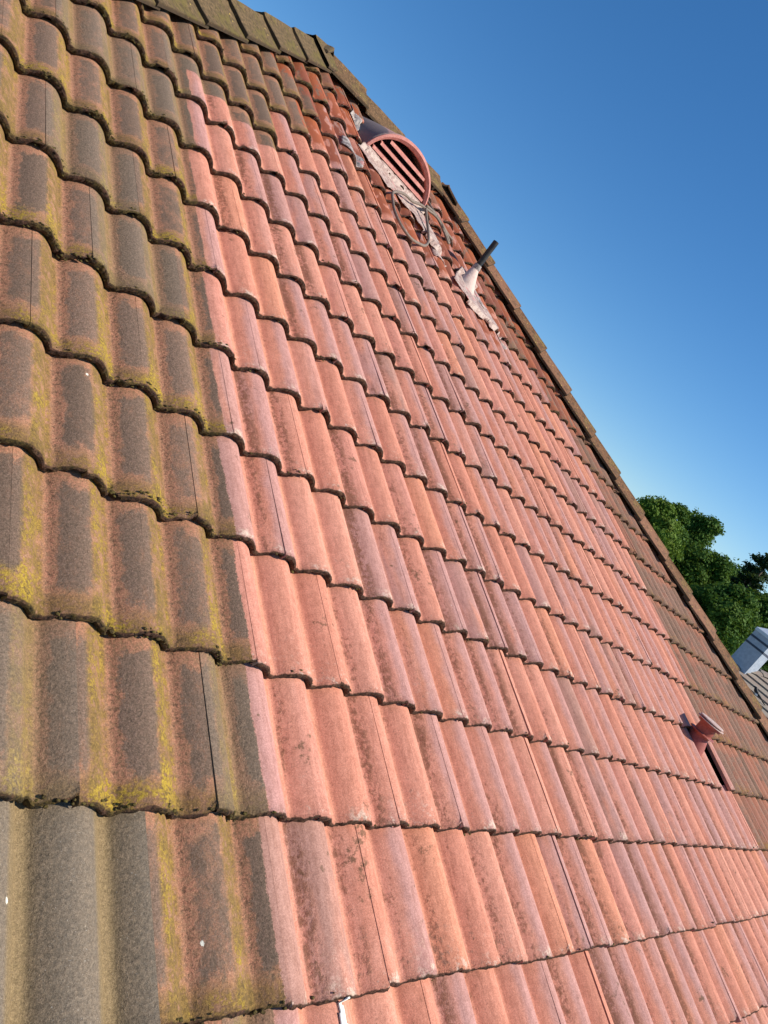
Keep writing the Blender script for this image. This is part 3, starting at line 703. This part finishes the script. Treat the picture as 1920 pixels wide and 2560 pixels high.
# ------------------------------------------------------------------ black flue with lead cone
fb = MROOF @ Vector((2.43, 3.70, .02))
flue = empty('flue_pipe', fb, label='short black pipe rising from a pale lead cone near the right hip', cat='pipe')
MB().tube([fb + Vector((0, 0, .10)), fb + Vector((.0, 0, .345))], .0215, 20, False).tube([fb + Vector((.0, 0, .346)), fb + Vector((0, 0, .10))], .0185, 20, False).build('pipe', M_PIPE, flue, None, True)
co_ = MB(); prof_ = [(.075, -.06), (.060, .0), (.047, .045), (.033, .10), (.028, .118)]
rings = []
for r, z in prof_:
    sh = max(0, .11 - z)
    rings.append([fb + Vector((r * math.cos(t) - sh * .35, r * math.sin(t) * (1.0 + .3 * sh / .17) - sh * .55, z)) for t in [2 * math.pi * k / 28 for k in range(28)]])
vs = [p for r in rings for p in r]
co_.quads(vs, [(r * 28 + k, r * 28 + (k + 1) % 28, (r + 1) * 28 + (k + 1) % 28, (r + 1) * 28 + k) for r in range(len(rings) - 1) for k in range(28)])
M_CONE = lead_material('cone_lead', (.64, .48, .41), (.52, .38, .33), .4)
co_.build('cone', M_CONE, flue, None, True)
MB().lathe([(.0225, .095), (.030, .10), (.031, .118), (.029, .135), (.0265, .15), (.0225, .152)], 24, Matrix.Translation(fb)).build('collar', M_LEADGREY, flue, None, True)
flashing([(2.13, 3.47), (2.17, 3.40), (2.25, 3.36), (2.33, 3.33), (2.42, 3.34), (2.52, 3.36), (2.60, 3.33), (2.66, 3.38), (2.60, 3.50), (2.55, 3.62), (2.50, 3.78), (2.36, 3.78), (2.24, 3.62)], M_LEAD, 'flashing', flue, .009, flat=True)
flashing([(2.66, 3.28), (2.72, 3.24), (2.76, 3.27), (2.73, 3.36), (2.67, 3.36)], M_LEAD, 'flashing', flue, .008)
flashing([(2.46, 3.52), (2.50, 3.46), (2.54, 3.47), (2.53, 3.66), (2.48, 3.70)], M_LEADGREY, 'flashing', flue, .016)

# ------------------------------------------------------------------ red soil vent, low on the right
rb = MROOF @ Vector((3.615, .585, .0))
red = empty('vent_pipe', rb, label='squat red vent pipe with flanged cap low on the right of the roof', cat='pipe')
T_ = Matrix.Translation(rb) @ Matrix.Diagonal((.95, .95, .80, 1))
MB().lathe([(.088, -.05), (.084, .0), (.076, .045), (.064, .085), (.057, .11)], 32, T_).build('cowl', M_RED, red, None, True)
MB().lathe([(.056, .05), (.056, .235)], 32, T_).build('pipe', M_RED, red, None, True)
MB().lathe([(.057, .128), (.082, .130), (.084, .134), (.082, .138), (.057, .142)], 32, T_).build('flange', M_RED, red, None, False)
MB().lathe([(.057, .205), (.076, .207), (.076, .232), (.070, .236), (.066, .234)], 32, T_).build('cap', M_RED, red, None, False)
MB().lathe([(.090, .226), (.092, .229), (.090, .233), (.066, .233)], 32, T_).build('brim', M_REDPALE, red, None, False)
MB().lathe([(.0, .252), (.05, .252), (.078, .249), (.082, .244), (.078, .239), (.05, .238)], 32, T_).build('lid', M_REDPALE, red, None, False)
ff = mesh('flashing', [(3.70, .60, .030), (3.70, .50, .022), (3.765, .40, .020), (3.80, .345, .030), (3.835, .345, .028), (3.825, .44, .008), (3.80, .55, .006), (3.77, .62, .012)], [(0, 1, 7), (1, 6, 7), (1, 2, 6), (2, 5, 6), (2, 3, 5), (3, 4, 5)], M_LEADGREY, red, MROOF)
ff.modifiers.new('thick', 'SOLIDIFY').thickness = .003
# splash of mortar in the joint at the bottom
ms = flashing([(.070, -.62), (.087, -.62), (.100, -.45), (.087, -.345), (.077, -.345), (.071, -.45)], simple('lime_smear', (.8, .78, .72), (.86, .85, .80), 90), 'mortar_smear', house, .004, .004, .001)

# ------------------------------------------------------------------ ground
gp = mesh('ground', [(-900, -900, -4.2), (900, -900, -4.2), (900, 900, -4.2), (-900, 900, -4.2)], [(0, 1, 2, 3)], M_GRASS)
tag(gp, kind='structure')

# ------------------------------------------------------------------ neighbour house
CW = (MROOF @ cm).translation.copy()
def pol(az, dist, z=0): return Vector((CW.x + dist * math.cos(math.radians(az)), CW.y + dist * math.sin(math.radians(az)), z))
AZ = 17.1
aw = Vector((math.cos(math.radians(AZ)), math.sin(math.radians(AZ)), 0)); cr = Vector((aw.y, -aw.x, 0))
P0 = CW + Vector((.9553, .2947, -.0212)) * 22
tp_ = math.tan(math.radians(22)); S0 = 3.3
E0 = P0 - (aw + cr) * S0 - Vector((0, 0, S0 * tp_))
W_, L_ = 9.0, 13.0
M_NT = (lambda b: b.fin(b.mix(b.mul(b.step(b.noise(b.obj(), 3, 4), .4, .65), .6), b.mix(b.step(b.noise(b.obj(), 30, 4), .35, .65), (.24, .205, .165), (.33, .285, .235)), (.27, .18, .14)), .9, b.bump(b.noise(b.obj(), 60), .004)))(NB('grey_roof_tiles'))
M_CH = simple('grey_painted_brick', (.32, .37, .44), (.42, .47, .54), 12, .7, .003)
M_CHD = simple('groove_shade', (.05, .06, .09), (.07, .085, .12), 12, .8)  # dark tone stands for shadow in the chimney grooves
nh = empty('neighbour_house', (E0.x, E0.y, -4.2), label='neighbouring house with a grey-brown tiled hip roof at the right edge', cat='house')
Nf = E0 + cr * W_; Bf = E0 + aw * L_; Cf = Nf + aw * L_
Rd1 = E0 + (aw + cr) * W_ / 2 + Vector((0, 0, W_ / 2 * tp_)); Rd2 = Bf + (cr - aw) * W_ / 2 + Vector((0, 0, W_ / 2 * tp_))
def coursed(a, b_, c, d, n, name):
    """roof face from eave a-b up to c-d (c above b side, d above a side) in n stepped courses"""
    vs = []; fs = []; nrm = (b_ - a).cross(d - a).normalized()
    for i in range(n):
        t0, t1 = i / n, (i + 1) / n
        p, q = a.lerp(d, t0), b_.lerp(c, t0); r, s_ = a.lerp(d, t1), b_.lerp(c, t1)
        o = len(vs); dn = (d - a).normalized() * 0
        vs += [p + nrm * .045, q + nrm * .045, s_ + nrm * .006, r + nrm * .006, p, q]
        fs += [(o, o + 1, o + 2, o + 3), (o + 4, o + 5, o + 1, o)]
    return mesh(name, vs, fs, M_NT, nh)
coursed(E0, Nf, Rd1, Rd1, 15, 'roof'); coursed(Bf, E0, Rd1, Rd2, 15, 'roof'); coursed(Nf, Cf, Rd2, Rd1, 15, 'roof'); coursed(Cf, Bf, Rd2, Rd2, 15, 'roof')
def nhip(a, b_):
    d = (b_ - a); L = d.length; d.normalize(); s = d.cross(Vector((0, 0, 1))).normalized(); n = int(L / .45)
    for i in range(n):
        p = a + d * (i * L / n); q = a + d * ((i + 1) * L / n - .02); u_ = Vector((0, 0, 1))
        m = MB(); vs = []
        for e, k in ((p, .06), (q, .045)):
            vs += [e + s * .16 - u_ * .03 + u_ * (k - .02), e + s * .06 + u_ * k, e - s * .06 + u_ * k, e - s * .16 - u_ * .03 + u_ * (k - .02), e - u_ * .06]
        m.quads(vs, [(k, k + 1, k + 6, k + 5) for k in range(4)] + [(0, 4, 3, 2, 1), (5, 6, 7, 8, 9)])
        m.build('hip_tile', M_NT, nh)
nhip(E0, Rd1); nhip(Rd1, Rd2)
wl = MB(); ins = .4; wa_ = [E0 + (aw + cr) * ins, Nf + (aw - cr) * ins, Cf - (aw + cr) * ins, Bf + (cr - aw) * ins]
zt2 = E0.z - .02
wl.quads([(p.x, p.y, -4.2) for p in wa_] + [(p.x, p.y, zt2) for p in wa_], [(0, 1, 5, 4), (1, 2, 6, 5), (2, 3, 7, 6), (3, 0, 4, 7), (4, 5, 6, 7)])
wl.build('wall', M_WALL, nh)
# chimney (a part of that house)
ang = math.radians(177); fx = Vector((math.cos(ang), math.sin(ang), 0)); rx = Vector((math.cos(math.radians(267)), math.sin(math.radians(267)), 0))
edge = CW + Vector((.9592, .2824, -.016)) * 21.9                    # near vertical edge, foot
wch = .53
cc = edge - fx * wch / 2 - rx * wch / 2
RM = Matrix(((fx.x, rx.x, 0, cc.x), (fx.y, rx.y, 0, cc.y), (0, 0, 1, edge.z), (0, 0, 0, 1)))
ch = MB(); ch.box((0, 0, .06), (wch, wch, 1.72), RM)
ch.build('chimney', M_CH, nh)
chim = nh.children[-1]
g = MB(); g.box((0, 0, .56), (wch + .012, wch + .012, .055), RM); g.box((0, 0, .755), (wch + .012, wch + .012, .055), RM); g.build('shade_band', M_CHD, chim)
g = MB(); g.box((0, 0, .95), (wch + .03, wch + .03, .08), RM)
g.quads([RM @ Vector((a_ * (wch + .03) / 2, b2 * (wch + .03) / 2, .99)) for a_, b2 in ((-1, -1), (1, -1), (1, 1), (-1, 1))] + [RM @ Vector((a_ * .10, b2 * .10, 1.12)) for a_, b2 in ((-1, -1), (1, -1), (1, 1), (-1, 1))],
        [(0, 1, 5, 4), (1, 2, 6, 5), (2, 3, 7, 6), (3, 0, 4, 7), (4, 5, 6, 7)])
g.build('chimney_cap', simple('cap_toplit', (.55, .60, .66), (.66, .70, .75), 12, .6), chim)  # paler than the shaft: brightness of the top put into colour
# a bird on that roof
bpos = CW + Vector((.9650, .2600, -.0165)).normalized() * 21.2
def on_roof(p):
    rel = p - E0; return E0.z + max(0, rel.dot(aw)) * tp_ + .05
for it in range(2): bpos.z = on_roof(bpos)
bird = empty('bird', bpos, label='small black and white bird perched on the neighbouring grey roof', cat='bird')
def skinned(pts, rad, mat, name, parent):
    bm = MB(); bm.tube(catmull(pts, 4), [rad[min(int(i / 4), len(rad) - 1)] + (rad[min(int(i / 4) + 1, len(rad) - 1)] - rad[min(int(i / 4), len(rad) - 1)]) * ((i % 4) / 4) for i in range((len(pts) - 1) * 4 + 1)], 10)
    return bm.build(name, mat, parent, None, True)
BK = simple('black_feathers', (.01, .01, .012), (.02, .02, .025), 40, .5); WH = simple('white_feathers', (.7, .7, .68), (.8, .8, .78), 40)
skinned([bpos + cr * .16 + Vector((0, 0, .06)), bpos + cr * .10 + Vector((0, 0, .085)), bpos + Vector((0, 0, .105)), bpos - cr * .07 + Vector((0, 0, .15)), bpos - cr * .10 + Vector((0, 0, .19)), bpos - cr * .135 + Vector((0, 0, .19)), bpos - cr * .17 + Vector((0, 0, .182))],
        [.008, .02, .05, .048, .032, .024, .004], BK, 'body', bird)
skinned([bpos + cr * .04 + Vector((0, 0, .07)) - aw * .012, bpos - cr * .0 + Vector((0, 0, .075)) - aw * .02, bpos - cr * .05 + Vector((0, 0, .10)) - aw * .02], [.01, .036, .012], WH, 'belly', bird)
skinned([bpos + cr * .14 + Vector((0, 0, .07)), bpos + cr * .22 + Vector((0, 0, .03)), bpos + cr * .30 + Vector((0, 0, .0))], [.016, .018, .008], BK, 'tail', bird)
for sgn in (-1, 1):
    MB().tube([bpos + aw * sgn * .018 + Vector((0, 0, .07)), bpos + aw * sgn * .018 + Vector((0, 0, -.05))], .004, 6).build('leg', BK, bird)

# ------------------------------------------------------------------ trees
def leaf_mat(name, c1, c2, c3):
    b = NB(name); r = b.attr('rnd'); P = b.obj()
    c = b.mix(r, c1, c2); c = b.mix(b.step(b.noise(P, .9, 3), .5, .68), c, c3)
    b.fin(c, .7); b.b.inputs['Specular IOR Level'].default_value = .12
    tr = b.t.nodes.new('ShaderNodeBsdfTranslucent'); b.put(tr.inputs[0], b.mix(.5, c, (.12, .17, .02)))
    mx = b.t.nodes.new('ShaderNodeMixShader'); mx.inputs[0].default_value = .28
    b.t.links.new(b.b.outputs[0], mx.inputs[1]); b.t.links.new(tr.outputs[0], mx.inputs[2]); b.t.links.new(mx.outputs[0], b.out.inputs[0])
    return b.m
LM1 = leaf_mat('leaves_bright', (.075, .155, .020), (.165, .260, .036), (.18, .24, .04))
LM2 = leaf_mat('leaves_deep', (.036, .095, .014), (.088, .175, .026), (.110, .185, .028))
LM3 = leaf_mat('needles_dark', (.012, .034, .014), (.030, .062, .022), (.035, .065, .02))
BARK = simple('bark', (.07, .05, .035), (.13, .10, .07), 9, .95, .02)
def tree(name, label, base, H, R, mat, leaves, lobes, seed, z0=.28, leaf=.14, shape='round', tag_cat='tree'):
    rnd = random.Random(seed); nr = np.random.RandomState(seed)
    t = empty(name, base, label=label, cat=tag_cat, group='trees beyond the roof')
    tb = MB(); top = base + Vector((rnd.uniform(-.3, .3), rnd.uniform(-.3, .3), H * .88))
    tb.tube(catmull([base, base.lerp(top, .35) + Vector((rnd.uniform(-.15, .15), rnd.uniform(-.15, .15), 0)), base.lerp(top, .7), top], 3), [.055 * H * (1 - .085 * i) * .42 for i in range(10)], 9)
    cents = []
    for i in range(lobes):
        zf = rnd.uniform(z0, .97); wz = math.sin(math.pi * min(1, (zf - z0 + .12) / (1.12 - z0)) ** .85) if shape == 'round' else (1.02 - zf) ** .8
        rr = R * wz * math.sqrt(rnd.random()) * 1.0; th = rnd.uniform(0, 2 * math.pi)
        c = base + Vector((rr * math.cos(th), rr * math.sin(th), H * zf))
        lr = R * rnd.uniform(.20, .36) * (.75 if zf > .85 else 1)
        if shape != 'round': lr = R * rnd.uniform(.18, .3)
        cents.append((c, lr))
        if i % 3 == 0:
            st = base.lerp(top, max(.15, zf - .22)); tb.tube([st, st.lerp(c, .5) + Vector((0, 0, .1 * R)), c], [.012 * H, .007 * H, .003 * H], 6)
    tb.build('trunk', BARK, t, None, True)
    per = leaves // lobes; P = []
    for c, lr in cents:
        d = nr.normal(size=(per, 3)); d /= np.linalg.norm(d, axis=1)[:, None]
        rad = lr * (nr.uniform(.35, 1.0, per) ** .5) * (1 + .22 * np.sin(d[:, 0] * 7 + c.x) * np.sin(d[:, 1] * 6 + c.y) * np.cos(d[:, 2] * 8))
        # sub-clumps
        sub = nr.normal(size=(14, 3)); sub /= np.linalg.norm(sub, axis=1)[:, None]
        pick = nr.randint(0, 14, per); mixf = nr.uniform(.25, .85, per)[:, None]
        dd = d * (1 - mixf) + sub[pick] * mixf; 
        sc3 = np.array([1, 1, .72 if shape == 'round' else .34])
        p = np.array(c) + dd * rad[:, None] * sc3 * 1.22
        P.append((p, dd))
    pos = np.concatenate([p for p, _ in P]); dirn = np.concatenate([d for _, d in P]); N = len(pos)
    nrm = dirn * .9 + nr.normal(size=(N, 3)) * .55 + np.array([0, 0, .35]); nrm /= np.linalg.norm(nrm, axis=1)[:, None]
    tv = np.cross(nrm, nr.normal(size=(N, 3))); tv /= np.linalg.norm(tv, axis=1)[:, None]; bv = np.cross(nrm, tv)
    s = (leaf * nr.uniform(.55, 1.25, N))[:, None]
    v = np.stack([pos - tv * s, pos + bv * s * .55, pos + tv * s, pos - bv * s * .55], 1).reshape(-1, 3) - np.array(base)
    me = bpy.data.meshes.new('crown'); me.vertices.add(4 * N); me.vertices.foreach_set('co', v.astype(np.float32).ravel())
    me.loops.add(4 * N); me.loops.foreach_set('vertex_index', np.arange(4 * N, dtype=np.int32)); me.polygons.add(N)
    me.polygons.foreach_set('loop_start', np.arange(0, 4 * N, 4, dtype=np.int32)); me.update(); me.validate()
    at = me.attributes.new('rnd', 'FLOAT', 'POINT'); at.data.foreach_set('value', np.repeat(nr.random_sample(N), 4).astype(np.float32))
    me.materials.append(mat)
    place(bpy.data.objects.new('crown', me), t, Matrix.Translation(base))
GZ = -4.2
def tr(az, dist, el, R, **k):
    p = pol(az, dist, GZ); H = CW.z + dist * math.tan(math.radians(el)) - GZ
    return dict(base=p, H=H, R=R, **k)
tree('leafy_tree', 'bright green leafy tree nearest the roof hip', **tr(27.3, 40, 4.9, 2.6, mat=LM1, leaves=42000, lobes=80, seed=3, leaf=.085))
tree('leafy_tree', 'tallest broad green tree just right of the bright one', **tr(24.4, 47, 5.5, 3.1, mat=LM2, leaves=56000, lobes=100, seed=11, leaf=.095))
tree('leafy_tree', 'dark green tree between the tallest tree and the chimney', **tr(21.9, 46, 3.9, 2.6, mat=LM2, leaves=36000, lobes=76, seed=17, leaf=.095))
tree('leafy_tree', 'rounded green tree wedged between the bright tree and the tallest tree', **tr(26.2, 44, 5.15, 2.2, mat=LM2, leaves=30000, lobes=60, seed=5, leaf=.09))
tree('leafy_tree', 'low dense tree behind the grey chimney', **tr(19.6, 38, 3.1, 2.9, mat=LM2, leaves=32000, lobes=70, seed=23, leaf=.085))
tree('conifer', 'dark ragged conifer rising at the right edge above the chimney', **tr(19.9, 52, 6.2, 2.5, mat=LM3, leaves=30000, lobes=80, seed=31, leaf=.10, shape='cone'))
tree('leafy_tree', 'low dark green tree behind the bright leafy tree', **tr(26.0, 60, 3.4, 3.8, mat=LM2, leaves=26000, lobes=60, seed=37, leaf=.12))
tree('leafy_tree', 'low dark tree far behind, filling the space left of the conifer', **tr(21.2, 66, 3.9, 5.4, mat=LM2, leaves=26000, lobes=60, seed=43, leaf=.13))
tree('leafy_tree', 'green tree standing to the right behind the neighbouring roof', **tr(16.6, 45, 2.2, 2.8, mat=LM2, leaves=20000, lobes=50, seed=41, leaf=.11))
tree('leafy_tree', 'broad green tree below the conifer, just above the grey chimney', **tr(18.2, 50, 3.7, 3.4, mat=LM2, leaves=34000, lobes=70, seed=53, leaf=.11))
